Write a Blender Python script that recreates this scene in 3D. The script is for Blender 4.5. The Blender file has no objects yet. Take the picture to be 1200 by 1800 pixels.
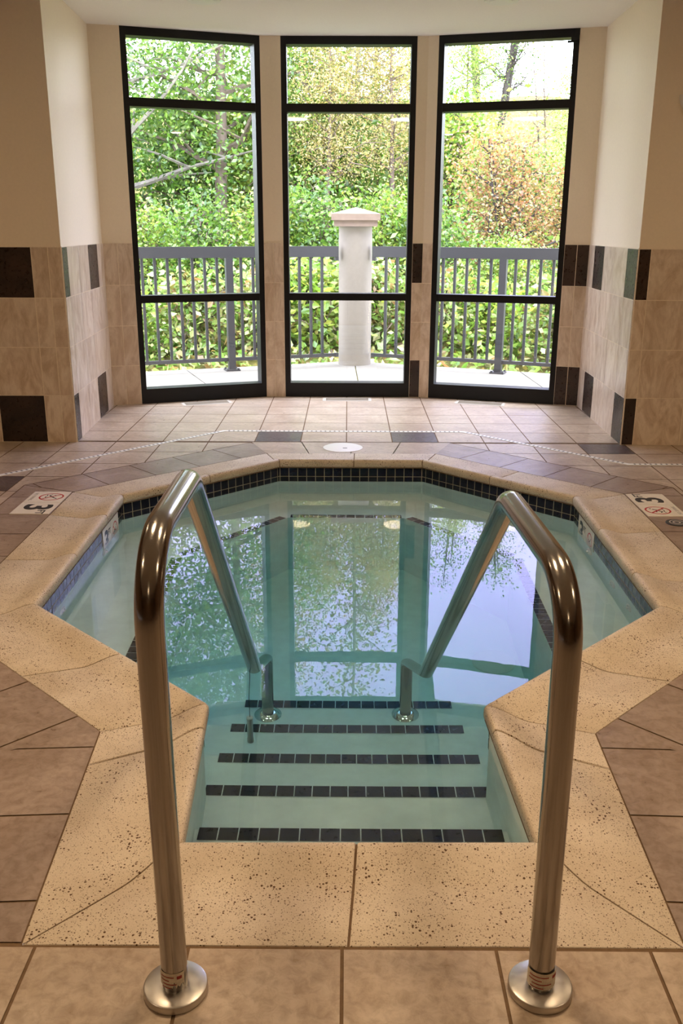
import bpy, bmesh, math, random
from mathutils import Vector, Matrix

S = bpy.context.scene
COL = S.collection
R = math.radians

# ------------------------------------------------------------------ camera, world, lights, exposure
CAM_H, PITCH, ROLL, YAW = 1.37, 17.3, 0.19, 0.35
cd = bpy.data.cameras.new('camera')
cam = bpy.data.objects.new('camera', cd); COL.objects.link(cam)
fw = Vector((math.sin(R(-YAW))*math.cos(R(PITCH)), math.cos(R(YAW))*math.cos(R(PITCH)), -math.sin(R(PITCH))))
rt = fw.cross(Vector((0, 0, 1))).normalized(); up = rt.cross(fw)
r2 = math.cos(R(ROLL))*rt + math.sin(R(ROLL))*up
u2 = -math.sin(R(ROLL))*rt + math.cos(R(ROLL))*up
cam.matrix_world = Matrix(((r2.x, u2.x, -fw.x, 0), (r2.y, u2.y, -fw.y, 0), (r2.z, u2.z, -fw.z, CAM_H), (0, 0, 0, 1)))
cd.sensor_fit = 'VERTICAL'; cd.sensor_height = 36.0; cd.sensor_width = 24.0
cd.lens = 1614/1800*36.0
cd.clip_start = 0.05; cd.clip_end = 300
S.camera = cam

w = bpy.data.worlds.new('sky'); S.world = w; w.use_nodes = True
wt = w.node_tree; bg = wt.nodes['Background']; bg.inputs[1].default_value = 1.0
tcw = wt.nodes.new('ShaderNodeTexCoord'); sxw = wt.nodes.new('ShaderNodeSeparateXYZ'); wt.links.new(tcw.outputs['Generated'], sxw.inputs[0])
rw = wt.nodes.new('ShaderNodeValToRGB'); wt.links.new(sxw.outputs[2], rw.inputs[0]); wt.links.new(rw.outputs[0], bg.inputs[0])
SKY = [(0.0, (13.0, 13.2, 14.5)), (.17, (12.0, 12.2, 14.5)), (.30, (3.9, 3.65, 7.6)), (.54, (4.2, 3.95, 8.0)), (.72, (14.0, 13.6, 15.5))]
e = rw.color_ramp.elements
while len(e) < len(SKY): e.new(.5)
for k, (p, c) in enumerate(SKY): e[k].position = p; e[k].color = c+(1,)
S.view_settings.view_transform = 'Standard'; S.view_settings.look = 'None'
S.view_settings.gamma = 1; S.view_settings.exposure = 0.28; S.view_settings.use_curve_mapping = False

LAMP_COL = (1.0, 0.73, 0.45)
# x, y, watts, lens radius
LAMPS = [(-2.6, 0.9, 9, .075), (2.6, 0.9, 11, .075), (-0.75, 2.3, 17, .2), (0.75, 2.3, 17, .2), (-2.9, 3.9, 6, .075), (2.9, 3.9, 9, .075), (0.0, -2.2, 5, .075)]
SPARE_LAMPS = [(-.92, 6.50, 0, .075), (.96, 6.50, 0, .075)]      # switched off
CEIL = 2.735

# ------------------------------------------------------------------ helpers
def lin(c):
    return tuple(((v/255)/12.92 if v/255 <= .04045 else ((v/255+.055)/1.055)**2.4) for v in c)

def tag(o, label=None, cat=None, group=None, kind=None):
    if label: o['label'] = label
    if cat: o['category'] = cat
    if group: o['group'] = group
    if kind: o['kind'] = kind
    return o

def empty(name, loc=(0, 0, 0), rz=0, parent=None):
    o = bpy.data.objects.new(name, None); COL.objects.link(o)
    o.location = loc; o.rotation_euler = (0, 0, rz); o.empty_display_size = .1
    if parent: o.parent = parent
    return o

class MB:
    def __init__(s): s.v = []; s.f = []; s.m = []
    def poly(s, pts, m=0):
        n = len(s.v); s.v += [tuple(p) for p in pts]; s.f.append(tuple(range(n, n+len(pts)))); s.m.append(m)
    def mesh(s, vs, fs, m=0):
        n = len(s.v); s.v += [tuple(p) for p in vs]
        for f in fs: s.f.append(tuple(i+n for i in f)); s.m.append(m)
    def box(s, a, b, m=0):
        x0, y0, z0 = a; x1, y1, z1 = b
        s.mesh([(x0,y0,z0),(x1,y0,z0),(x1,y1,z0),(x0,y1,z0),(x0,y0,z1),(x1,y0,z1),(x1,y1,z1),(x0,y1,z1)],
               [(0,3,2,1),(4,5,6,7),(0,1,5,4),(1,2,6,5),(2,3,7,6),(3,0,4,7)], m)
    def prism(s, pts, z0, z1, m=0):          # plan polygon counter-clockwise
        n = len(pts)
        s.mesh([(p[0],p[1],z0) for p in pts]+[(p[0],p[1],z1) for p in pts],
               [tuple(range(n-1,-1,-1)), tuple(range(n,2*n))]+[(i,(i+1)%n,n+(i+1)%n,n+i) for i in range(n)], m)
    def obox(s, p, q, wd, z0, z1, m=0, side=0.5):   # a bar in plan from p to q; side = share of width to the left
        d = Vector((q[0]-p[0], q[1]-p[1])); d.normalize(); n = Vector((-d.y, d.x))
        a, b = n*wd*side, -n*wd*(1-side)
        s.prism([(p[0]+b.x,p[1]+b.y),(q[0]+b.x,q[1]+b.y),(q[0]+a.x,q[1]+a.y),(p[0]+a.x,p[1]+a.y)], z0, z1, m)
    def tube(s, path, r, n=12, m=0, cap=True):
        path = [Vector(p) for p in path]; k = len(path)
        rr = r if isinstance(r, (list, tuple)) else [r]*k
        t = (path[1]-path[0]).normalized()
        a = t.cross(Vector((0,0,1)));
        if a.length < 1e-4: a = t.cross(Vector((1,0,0)))
        a.normalize(); vs = []
        for i in range(k):
            t2 = (path[min(i+1,k-1)]-path[max(i-1,0)]).normalized()
            a = (a - t2*a.dot(t2)).normalized(); b = t2.cross(a)
            for j in range(n):
                th = 2*math.pi*j/n; vs.append(path[i]+(a*math.cos(th)+b*math.sin(th))*rr[i])
        fs = [(i*n+j, i*n+(j+1)%n, (i+1)*n+(j+1)%n, (i+1)*n+j) for i in range(k-1) for j in range(n)]
        if cap: fs += [tuple(range(n-1,-1,-1)), tuple(range((k-1)*n, k*n))]
        s.mesh(vs, fs, m)
    def lathe(s, prof, c=(0,0,0), n=32, m=0):      # profile of (r, z) bottom to top
        vs = []; fs = []
        for r, z in prof:
            for j in range(n):
                th = 2*math.pi*j/n; vs.append((c[0]+r*math.cos(th), c[1]+r*math.sin(th), c[2]+z))
        k = len(prof)
        fs = [(i*n+j, i*n+(j+1)%n, (i+1)*n+(j+1)%n, (i+1)*n+j) for i in range(k-1) for j in range(n)]
        fs += [tuple(range(n-1,-1,-1)), tuple(range((k-1)*n, k*n))]
        s.mesh(vs, fs, m)
    def build(s, name, mats, parent=None, smooth=None):
        me = bpy.data.meshes.new(name); me.from_pydata(s.v, [], s.f)
        if not isinstance(mats, (list, tuple)): mats = [mats]
        for m in mats: me.materials.append(m)
        if len(mats) > 1: me.polygons.foreach_set('material_index', s.m)
        if smooth:
            me.polygons.foreach_set('use_smooth', [True]*len(me.polygons))
            me.set_sharp_from_angle(angle=R(smooth))
        me.update()
        o = bpy.data.objects.new(name, me); COL.objects.link(o)
        if parent: o.parent = parent
        return o

def struct(o): o['kind'] = 'structure'; return o

def clip(poly, p, n, keep_in=True):            # keep side where (x-p).n <= 0 (or >= 0)
    out = []; sg = 1 if keep_in else -1
    dd = [sg*((q[0]-p[0])*n[0]+(q[1]-p[1])*n[1]) for q in poly]
    for i in range(len(poly)):
        a, b = poly[i], poly[(i+1) % len(poly)]; da, db = dd[i], dd[(i+1) % len(poly)]
        if da <= 0: out.append(a)
        if (da < 0 < db) or (db < 0 < da):
            t = da/(da-db); out.append((a[0]+(b[0]-a[0])*t, a[1]+(b[1]-a[1])*t))
    return out
def area(p): return abs(sum(p[i][0]*p[(i+1)%len(p)][1]-p[(i+1)%len(p)][0]*p[i][1] for i in range(len(p))))/2
def edges_out(cv):                             # ccw convex polygon: (point, outward normal)
    r = []
    for i in range(len(cv)):
        a, b = cv[i], cv[(i+1) % len(cv)]; dx, dy = b[0]-a[0], b[1]-a[1]; l = math.hypot(dx, dy)
        r.append((a, (dy/l, -dx/l)))
    return r
def subtract(polys, cv):                       # polygons minus a convex ccw polygon
    out = []
    for p in polys:
        rest = p
        for a, n in edges_out(cv):
            o = clip(rest, a, n, False)
            if len(o) > 2 and area(o) > 1e-5: out.append(o)
            rest = clip(rest, a, n, True)
            if len(rest) < 3 or area(rest) < 1e-6: break
    return out
def offset(poly, d):                           # closed ccw polygon, outward by d
    n = len(poly); out = []
    for i in range(n):
        a, b, c = poly[i-1], poly[i], poly[(i+1) % n]
        e1 = Vector((b[0]-a[0], b[1]-a[1])).normalized(); e2 = Vector((c[0]-b[0], c[1]-b[1])).normalized()
        n1 = Vector((e1.y, -e1.x)); n2 = Vector((e2.y, -e2.x))
        k = n1+n2; k = k*(d/(k.dot(n1)))
        out.append((b[0]+k.x, b[1]+k.y))
    return out
def lerp(a, b, t): return tuple(a[i]+(b[i]-a[i])*t for i in range(len(a)))

# ------------------------------------------------------------------ materials
class NT:
    def __init__(s, name):
        s.mat = bpy.data.materials.new(name); s.mat.use_nodes = True
        s.t = s.mat.node_tree; s.t.nodes.clear()
        s.out = s.n('ShaderNodeOutputMaterial')
    def n(s, ty, **kw):
        nd = s.t.nodes.new(ty)
        for k, v in kw.items():
            if k[0] == '_':
                key = k[1:]; key = int(key) if key.isdigit() else key.replace('_', ' ')
                if hasattr(v, 'is_output'): s.t.links.new(v, nd.inputs[key])
                else: nd.inputs[key].default_value = v
            else: setattr(nd, k, v)
        return nd
    def link(s, a, b): s.t.links.new(a, b)
    def obj(s, scale=(1,1,1)):
        tc = s.n('ShaderNodeTexCoord'); mp = s.n('ShaderNodeMapping'); s.link(tc.outputs['Object'], mp.inputs[0])
        mp.inputs['Scale'].default_value = scale; return mp.outputs[0]
    def noise(s, vec, scale, detail=4, rough=.5, dist=0):
        nd = s.n('ShaderNodeTexNoise', _Scale=scale, _Detail=detail, _Roughness=rough, _Distortion=dist)
        s.link(vec, nd.inputs['Vector']); return nd.outputs[0]
    def ramp(s, fac, stops):
        nd = s.n('ShaderNodeValToRGB'); s.link(fac, nd.inputs[0]); e = nd.color_ramp.elements
        while len(e) < len(stops): e.new(.5)
        for i, (p, c) in enumerate(stops): e[i].position = p; e[i].color = tuple(c)[:3]+(1,)
        return nd.outputs[0]
    def mix(s, fac, a, b, mode='MIX'):
        nd = s.n('ShaderNodeMix', data_type='RGBA', blend_type=mode)
        for k, v in ((0, fac), (6, a), (7, b)):
            if hasattr(v, 'is_output'): s.link(v, nd.inputs[k])
            else: nd.inputs[k].default_value = v if k == 0 else tuple(v)[:3]+(1,)
        return nd.outputs[2]
    def math(s, op, a, b=0.0):
        nd = s.n('ShaderNodeMath', operation=op)
        for i, v in enumerate((a, b)):
            if hasattr(v, 'is_output'): s.link(v, nd.inputs[i])
            else: nd.inputs[i].default_value = v
        return nd.outputs[0]
    def bump(s, h, strength=.3, dist=.01):
        nd = s.n('ShaderNodeBump', _Strength=strength, _Distance=dist); s.link(h, nd.inputs['Height']); return nd.outputs[0]
    def bsdf(s, col, rough=.5, metal=0, spec=.5, normal=None, **kw):
        p = s.n('ShaderNodeBsdfPrincipled')
        for k, v in (('Base Color', col), ('Roughness', rough), ('Metallic', metal), ('Specular IOR Level', spec)):
            if hasattr(v, 'is_output'): s.link(v, p.inputs[k])
            else: p.inputs[k].default_value = tuple(v)[:3]+(1,) if k == 'Base Color' else v
        if normal is not None: s.link(normal, p.inputs['Normal'])
        for k, v in kw.items(): p.inputs[k.replace('_', ' ')].default_value = v
        s.link(p.outputs[0], s.out.inputs[0]); return p

def plain(name, rgb, rough=.5, metal=0, spec=.5, nscale=None, namt=.12, bump=0):
    t = NT(name); c = lin(rgb)
    if nscale:
        nz = t.noise(t.obj(), nscale, 5, .6)
        col = t.ramp(nz, [(.3, [v*(1-namt) for v in c]), (.7, [min(1, v*(1+namt)) for v in c])])
        t.bsdf(col, rough, metal, spec, t.bump(nz, bump, .005) if bump else None)
    else: t.bsdf(c, rough, metal, spec)
    return t.mat

def slate(name, c1, c2, rough=.32, var=.16):
    t = NT(name); v = t.obj()
    big = t.noise(v, 3.2, 5, .6, 1.2); fine = t.noise(v, 38, 4, .65, .4)
    col = t.ramp(big, [(.32, lin(c1)), (.68, lin(c2))])
    isl = t.n('ShaderNodeNewGeometry').outputs['Random Per Island']
    k = t.math('ADD', t.math('MULTIPLY', isl, var), 1-var/2)
    cc = t.n('ShaderNodeCombineColor', _0=k, _1=k, _2=k).outputs[0]
    col = t.mix(1.0, col, cc, 'MULTIPLY')
    f2 = t.ramp(fine, [(.36, (.70, .67, .64)), (.60, (1, 1, 1))]); col = t.mix(.8, col, f2, 'MULTIPLY')
    h = t.math('ADD', t.math('MULTIPLY', big, .6), t.math('MULTIPLY', fine, .5))
    t.bsdf(col, t.ramp(fine, [(.3, (rough-.06,)*3), (.7, (rough+.1,)*3)]), 0, .5, t.bump(h, .6, .006)); return t.mat

def travertine(name, c1, c2, rough=.3):
    t = NT(name); v = t.obj((3.2, 3.2, 1.3))
    isl = t.n('ShaderNodeNewGeometry').outputs['Random Per Island']
    off = t.n('ShaderNodeVectorMath', operation='ADD'); t.link(v, off.inputs[0])
    cc = t.n('ShaderNodeCombineXYZ'); t.link(t.math('MULTIPLY', isl, 37), cc.inputs[0]); t.link(t.math('MULTIPLY', isl, 19), cc.inputs[2])
    t.link(cc.outputs[0], off.inputs[1])
    a = t.noise(off.outputs[0], 2.2, 6, .62, 2.2); b = t.noise(off.outputs[0], 14, 4, .6, .6)
    col = t.ramp(a, [(.36, lin(c1)), (.60, lin(c2))])
    col = t.mix(.55, col, t.ramp(b, [(.4, (.87, .84, .80)), (.6, (1, 1, 1))]), 'MULTIPLY')
    k = t.math('ADD', t.math('MULTIPLY', isl, .10), .95)
    col = t.mix(1.0, col, t.n('ShaderNodeCombineColor', _0=k, _1=k, _2=k).outputs[0], 'MULTIPLY')
    t.bsdf(col, rough, 0, .45, t.bump(b, .08, .004)); return t.mat

def cast_stone(name):
    t = NT(name); v = t.obj()
    big = t.noise(v, 5, 4, .6); grain = t.noise(v, 260, 2, .5); patch = t.noise(v, 7.5, 3, .6)
    base = t.ramp(big, [(.3, lin((206, 188, 164))), (.7, lin((226, 211, 190)))])
    base = t.mix(.5, base, t.ramp(grain, [(.35, (.82, .80, .76)), (.6, (1, 1, 1))]), 'MULTIPLY')
    vo = t.n('ShaderNodeTexVoronoi', _Scale=150.0, _Randomness=1.0); t.link(v, vo.inputs['Vector'])
    rnd = t.n('ShaderNodeSeparateColor'); t.link(vo.outputs['Color'], rnd.inputs[0])
    th = t.math('MULTIPLY', t.math('POWER', rnd.outputs[0], 2.2), .44)
    th = t.math('MULTIPLY', th, t.ramp(patch, [(.36, (.42,)*3), (.62, (1.15,)*3)]))
    pit = t.math('LESS_THAN', vo.outputs['Distance'], th)
    vo2 = t.n('ShaderNodeTexVoronoi', _Scale=300.0); t.link(v, vo2.inputs['Vector'])
    rnd2 = t.n('ShaderNodeSeparateColor'); t.link(vo2.outputs['Color'], rnd2.inputs[0])
    pit2 = t.math('LESS_THAN', vo2.outputs['Distance'], t.math('MULTIPLY', t.math('POWER', rnd2.outputs[1], 2.2), .5))
    pp = t.math('MAXIMUM', pit, t.math('MULTIPLY', pit2, .7))
    col = t.mix(pp, base, lin((92, 62, 34)))
    h = t.math('SUBTRACT', t.math('MULTIPLY', grain, .25), t.math('MULTIPLY', pp, .8))
    t.bsdf(col, .55, 0, .35, t.bump(h, .5, .004)); return t.mat

M = {}
M['paint'] = plain('wall_paint', (236, 220, 194), .6, 0, .3, 60, .02, .03)
M['wall_dimmed'] = plain('dimmed_wall_paint', (120, 92, 66), .6, 0, .3, 60, .02)  # dim room put into the colour of unseen walls, for darker rail reflections
M['ceiling'] = plain('ceiling_paint', (242, 238, 230), .75, 0, .2, 80, .02)
M['tile'] = travertine('wall_tile_beige', (196, 172, 146), (222, 204, 182))
M['tile_dark'] = slate('wall_tile_dark', (38, 28, 22), (64, 46, 36), .3, .2)
M['grout'] = plain('tile_grout', (232, 216, 192), .8, 0, .2, 90, .08)
M['floor'] = slate('floor_tile', (178, 156, 134), (206, 188, 168), .33, .14)
M['floor_dark'] = slate('floor_tile_dark', (70, 58, 56), (98, 82, 80), .33, .1)
M['band'] = slate('floor_band_tile', (146, 125, 110), (174, 155, 142), .33, .14)
M['floor_grout'] = plain('floor_grout', (120, 96, 72), .85, 0, .2, 70, .15)
M['stone'] = cast_stone('cast_stone_coping')
M['plaster'] = plain('pool_plaster', (228, 240, 238), .6, 0, .3, 12, .06)
M['navy'] = slate('pool_tile_navy', (14, 16, 34), (24, 26, 50), .1, .5)
M['black'] = slate('nosing_tile_black', (16, 16, 20), (26, 26, 30), .3, .4)
M['pgrout'] = plain('pool_grout', (200, 192, 164), .7, 0, .3, 60, .1)
M['black_metal'] = plain('black_aluminium', (9, 9, 10), .42, 0, .35)
M['rail'] = plain('bronze_grey_paint', (46, 46, 48), .45, 0, .5)
M['concrete'] = plain('balcony_concrete', (112, 109, 101), .8, 0, .3, 5, .10)
M['stucco'] = plain('pillar_stucco', (128, 121, 109), .8, 0, .3, 24, .05, .1)
M['capstone'] = plain('pillar_cap_stone', (128, 112, 98), .8, 0, .3, 20, .08)
M['white'] = plain('white_plastic', (236, 234, 228), .4)
M['sign'] = plain('sign_ceramic', (238, 230, 214), .22)
M['ink'] = plain('sign_black_ink', (34, 40, 42), .4)
M['red'] = plain('sign_red_ink', (190, 34, 44), .4)
M['grey_ink'] = plain('sign_grey_ink', (170, 164, 158), .4)
M['slot'] = plain('dark_slot', (120, 118, 116), .7)
M['vent'] = plain('vent_metal', (196, 188, 178), .5, 0, .5)
M['vent_dark'] = plain('vent_gap', (150, 140, 126), .8)
M['sticker'] = plain('sticker_paper', (232, 220, 198), .6, 0, .3, 90, .15)
M['sticker_red'] = plain('sticker_red_print', (170, 60, 50), .6)
M['glass_white'] = plain('opal_glass', (232, 226, 214), .25)
M['bark'] = plain('grey_bark', (104, 92, 80), .9, 0, .2, 14, .3, .4)
M['bark_dark'] = plain('dark_bark', (70, 64, 60), .9, 0, .2, 14, .3, .4)
M['bark_pale'] = plain('pale_birch_bark', (124, 118, 108), .8, 0, .2, 9, .25, .3)
M['soil'] = plain('leafy_soil', (96, 92, 50), .95, 0, .1, 3, .4)

t = NT('brushed_stainless'); v = t.obj((1, 1, .06)); nz = t.noise(v, 420, 3, .6)
t.bsdf(t.ramp(nz, [(.3, (.345, .318, .288)), (.7, (.362, .334, .304))]), t.ramp(nz, [(.3, (.13,)*3), (.7, (.21,)*3)]), 1.0, .5,
       t.bump(nz, .03, .001)); M['steel'] = t.mat
t = NT('satin_stainless'); v = t.obj(); nz = t.noise(v, 60, 4, .6); t.bsdf((.56, .53, .49), t.ramp(nz, [(.3, (.30,)*3), (.7, (.44,)*3)]), 1.0); M['satin'] = t.mat
t = NT('chrome'); t.bsdf((.82, .82, .82), .12, 1.0); M['chrome'] = t.mat

t = NT('window_glass')
fac = t.math('ADD', t.math('MULTIPLY', t.math('POWER', t.n('ShaderNodeLayerWeight', _Blend=.5).outputs['Facing'], 5.0), .9), .035)
mx = t.n('ShaderNodeMixShader'); t.link(fac, mx.inputs[0])
t.link(t.n('ShaderNodeBsdfTransparent', _Color=(.94, .97, .95, 1)).outputs[0], mx.inputs[1])
t.link(t.n('ShaderNodeBsdfGlossy', _Roughness=.0, _Color=(1, 1, 1, 1)).outputs[0], mx.inputs[2])
t.link(mx.outputs[0], t.out.inputs[0]); M['glass'] = t.mat

t = NT('pool_water'); v = t.obj((1, 1, 0))
rip = t.math('ADD', t.noise(v, 5.0, 2, .4), t.math('MULTIPLY', t.noise(v, 22, 2, .5), .12))
gl = t.n('ShaderNodeBsdfGlass', _Color=(1, 1, 1, 1), _Roughness=0.0, _IOR=1.333); t.link(t.bump(rip, .008, .02), gl.inputs['Normal'])
t.link(gl.outputs[0], t.out.inputs['Surface'])
va = t.n('ShaderNodeVolumeAbsorption', _Color=(.05, .80, .95, 1), _Density=.46); t.link(va.outputs[0], t.out.inputs['Volume'])
M['water'] = t.mat

def emit(name, col, st):
    t = NT(name); e = t.n('ShaderNodeEmission', _Color=tuple(col)+(1,), _Strength=st); t.link(e.outputs[0], t.out.inputs[0]); return t.mat
M['lamp'] = emit('lamp_lens', LAMP_COL, 14.0)

LEAF_K = .90
def leafmat(name, cols, trans=.5):
    t = NT(name)
    isl = t.n('ShaderNodeNewGeometry').outputs['Random Per Island']
    n = len(cols); col = t.ramp(isl, [(i/max(1, n-1), [v*LEAF_K for v in lin(c)]) for i, c in enumerate(cols)])
    big = t.noise(t.obj(), .9, 2, .5)
    col = t.mix(1.0, col, t.ramp(big, [(.35, (.85, .85, .85)), (.65, (1.15, 1.12, 1.1))]), 'MULTIPLY')
    d = t.n('ShaderNodeBsdfDiffuse'); t.link(col, d.inputs[0])
    tr = t.n('ShaderNodeBsdfTranslucent'); t.link(col, tr.inputs[0])
    g = t.n('ShaderNodeBsdfGlossy', _Roughness=.35, _Color=(1, 1, 1, 1))
    m1 = t.n('ShaderNodeMixShader', _0=trans); t.link(d.outputs[0], m1.inputs[1]); t.link(tr.outputs[0], m1.inputs[2])
    m2 = t.n('ShaderNodeMixShader', _0=.05); t.link(m1.outputs[0], m2.inputs[1]); t.link(g.outputs[0], m2.inputs[2])
    t.link(m2.outputs[0], t.out.inputs[0]); return t.mat
M['leaf_green'] = leafmat('leaf_green', [(52, 88, 30), (84, 128, 42), (116, 158, 58), (140, 168, 72), (74, 116, 38)])
M['leaf_lime'] = leafmat('leaf_lime', [(92, 136, 44), (128, 168, 60), (156, 186, 84), (176, 180, 76), (104, 146, 50)])
M['leaf_gold'] = leafmat('leaf_gold', [(172, 158, 92), (196, 178, 112), (156, 162, 86), (192, 164, 100), (184, 180, 120)])
M['leaf_rust'] = leafmat('leaf_rust', [(172, 116, 72), (192, 138, 86), (166, 156, 82), (138, 156, 80), (198, 156, 110), (156, 92, 62), (146, 160, 92)])
M['leaf_ivy'] = leafmat('leaf_ivy', [(90, 136, 48), (138, 172, 76), (168, 190, 108), (150, 110, 70), (112, 156, 60), (196, 190, 140)])
M['leaf_birch'] = leafmat('leaf_birch', [(118, 142, 66), (150, 160, 84), (174, 164, 88), (96, 120, 54)])

# ------------------------------------------------------------------ plan of the pool (lip of the coping, wall face, coping's outer edge)
LIP = [(-.37, 1.778), (.434, 1.787), (.405, 2.41), (1.158, 3.158), (1.176, 4.597), (.451, 5.355), (-.405, 5.352), (-1.164, 4.585), (-1.15, 3.148), (-.403, 2.41)]
OUT = [(-.644, 1.488), (.677, 1.492), (.706, 2.303), (1.475, 3.06), (1.488, 4.752), (.556, 5.645), (-.507, 5.640), (-1.472, 4.736), (-1.464, 3.05), (-.695, 2.297)]
WALLP = offset(LIP, .02)
OCT = [OUT[2], OUT[3], OUT[4], OUT[5], OUT[6], OUT[7], OUT[8], OUT[9]]
ALC = [OUT[0], OUT[1], OUT[2], OUT[9]]
BANDP = offset(OUT, .305)
FY = 1.489
WATER, FLOORZ, BENCHZ = -.10, -1.17, -.38

# ------------------------------------------------------------------ floor
XL, XR, YB, YF = -4.6, 4.6, -3.6, 7.72
g = .0035
ROOMP = [(XL, YB), (XR, YB), (XR, 5.95), (1.82, 5.95), (1.86, 7.34), (.66, 7.74), (-.6, 7.74), (-1.88, 7.28), (-1.8, 5.95), (XL, 5.95)]
fl = MB()
room_cv = [[(XL, YB), (XR, YB), (XR, 5.96), (XL, 5.96)], [(-1.80, 5.96), (1.82, 5.96), (1.86, 7.36), (.66, 7.78), (-.62, 7.78), (-1.88, 7.30)]]
hole = [ALC, OCT]
def cut(polys, holes):
    for h in holes: polys = subtract(polys, h)
    return polys
for p in cut([list(q) for q in room_cv], hole): fl.poly([(x, y, -.0025) for x, y in p], 1)
BOCT = [(BANDP[2][0], FY), BANDP[3], BANDP[4], BANDP[5], BANDP[6], BANDP[7], BANDP[8], (BANDP[9][0], FY)]
BOCT = [BANDP[i] for i in range(2, 10)]
_at = lambda p, q: p[0]+(q[0]-p[0])*(FY-p[1])/(q[1]-p[1])
BALC = [(_at(BANDP[0], BANDP[9]), FY), (_at(BANDP[1], BANDP[2]), FY), BANDP[2], BANDP[9]]
def grid(x0, nx, y0, ny, holes, lim):
    P = .305
    for i in range(nx):
        for j in range(ny):
            a, b = x0+P*i, y0+P*j
            t0 = [(a+g, b+g), (a+P-g, b+g), (a+P-g, b+P-g), (a+g, b+P-g)]
            for ed in edges_out(lim):
                t0 = clip(t0, ed[0], ed[1])
                if len(t0) < 3: break
            if len(t0) < 3 or area(t0) < 2e-4: continue
            ci, cj = round((a+.005)/P), round((b-5.966)/P)
            dark = (ci, cj) in {(-2, 0), (1, 0), (5, -1), (-7, -4), (-6, -1)} and b > FY
            if (ci, cj) == (-6, -1): dark = False
            for p in cut([t0], holes): fl.poly([(x, y, 0) for x, y in p], 2 if dark else 0)
P = .305
eb = offset(BOCT, .0035); ea = [(BALC[0][0]-.0035, FY-.005), (BALC[1][0]+.0035, FY-.005), (BALC[2][0]+.0035, BALC[2][1]+.1), (BALC[3][0]-.0035, BALC[3][1]+.1)]
grid(-.005-P*15, 31, 5.966-P*15, 15, [eb, ea], [(XL, FY), (XR, FY), (XR, 5.93), (XL, 5.93)])
grid(-.005-P*7, 14, 5.966-P, 8, [eb], room_cv[1])
grid(-.005-P*15, 31, FY-.005-P*17, 17, [], [(XL, YB), (XR, YB), (XR, FY), (XL, FY)])
# grey band round the coping
def band_edge(i, j, first, m=3):
    o0, o1, b0, b1 = OUT[i], OUT[j], BANDP[i], BANDP[j]
    d = Vector((o1[0]-o0[0], o1[1]-o0[1])); L = d.length; d.normalize()
    whole = clip([o0, o1, b1, b0], (0, FY+.002), (0, -1))
    cutsat = [-9]+[first+.302*k for k in range(-3, 12)]+[9]
    for a, b in zip(cutsat[:-1], cutsat[1:]):
        q = clip(whole, (o0[0]+d.x*a, o0[1]+d.y*a), (-d.x, -d.y))
        if len(q) > 2: q = clip(q, (o0[0]+d.x*b, o0[1]+d.y*b), (d.x, d.y))
        if len(q) > 2 and area(q) > .001:
            qq = [q[0]]
            for p in q[1:]:
                if math.hypot(p[0]-qq[-1][0], p[1]-qq[-1][1]) > 1e-4: qq.append(p)
            if math.hypot(qq[0][0]-qq[-1][0], qq[0][1]-qq[-1][1]) < 1e-4: qq.pop()
            if sum(qq[k][0]*qq[(k+1) % len(qq)][1]-qq[(k+1) % len(qq)][0]*qq[k][1] for k in range(len(qq))) < 0: qq.reverse()
            r_ = qq
            for e_, n_ in edges_out(qq):
                cor = [c for c in (9, 2) if abs(n_[0]*(OUT[c][0]-e_[0])+n_[1]*(OUT[c][1]-e_[1])) < 1e-3 and abs(n_[0]*(BANDP[c][0]-e_[0])+n_[1]*(BANDP[c][1]-e_[1])) < 1e-3]
                w_ = 0.0 if cor else .003
                r_ = clip(r_, (e_[0]-n_[0]*w_, e_[1]-n_[1]*w_), n_)
                if len(r_) < 3: break
            if len(r_) > 2: fl.poly([(x, y, .0) for x, y in r_], m)
for i, j, n in ((1,2,.13),(2,3,.12),(3,4,.15),(4,5,.2),(6,7,.2),(7,8,.10),(8,9,.05),(9,0,.083)): band_edge(i, j, n)
for k in range(4):
    t0, t1 = k/4, (k+1)/4
    q = offset([lerp(OUT[5], OUT[6], t0), lerp(OUT[5], OUT[6], t1), lerp(BANDP[5], BANDP[6], t1), lerp(BANDP[5], BANDP[6], t0)], -.003)
    fl.poly([(x, y, 0) for x, y in q], 0)
floor = struct(fl.build('floor', [M['floor'], M['floor_grout'], M['floor_dark'], M['band']]))

# ------------------------------------------------------------------ walls
TH = .31; TOPZ = 4*TH+.003
def wall_tiles(p, q, cols, parent, dark=(), eps=.006):
    """tile facing on the wall line p->q (room on the left side of p->q is false: room is on the right)"""
    d = Vector((q[0]-p[0], q[1]-p[1])); L = d.length; d.normalize(); n = Vector((d.y, -d.x))
    mb = MB()
    def pt(s, z, e): return (p[0]+d.x*s+n.x*e, p[1]+d.y*s+n.y*e, z)
    mb.mesh([pt(0,0,0), pt(L,0,0), pt(L,TOPZ,0), pt(0,TOPZ,0), pt(0,0,eps-.0015), pt(L,0,eps-.0015), pt(L,TOPZ,eps-.0015), pt(0,TOPZ,eps-.0015)],
            [(4,5,6,7),(0,4,7,3),(5,1,2,6),(7,6,2,3)], 2)
    s = 0
    for ci, wd in enumerate(cols):
        for r in range(4):
            a, b, z0, z1 = s+.0025, min(L, s+wd)-.0025, r*TH+.0025, (r+1)*TH-.0025
            mb.mesh([pt(a,z0,eps), pt(b,z0,eps), pt(b,z1,eps), pt(a,z1,eps)], [(0,1,2,3)], 1 if (ci, r) in dark else 0)
        s += wd
        if s >= L-.004: break
    return mb.build('wall_tile', [M['tile'], M['tile_dark'], M['grout']], parent)
def wall(name, pts, z0=0, z1=CEIL, m='paint'):
    mb = MB(); mb.prism(pts, z0, z1); return struct(mb.build(name, M[m]))
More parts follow.
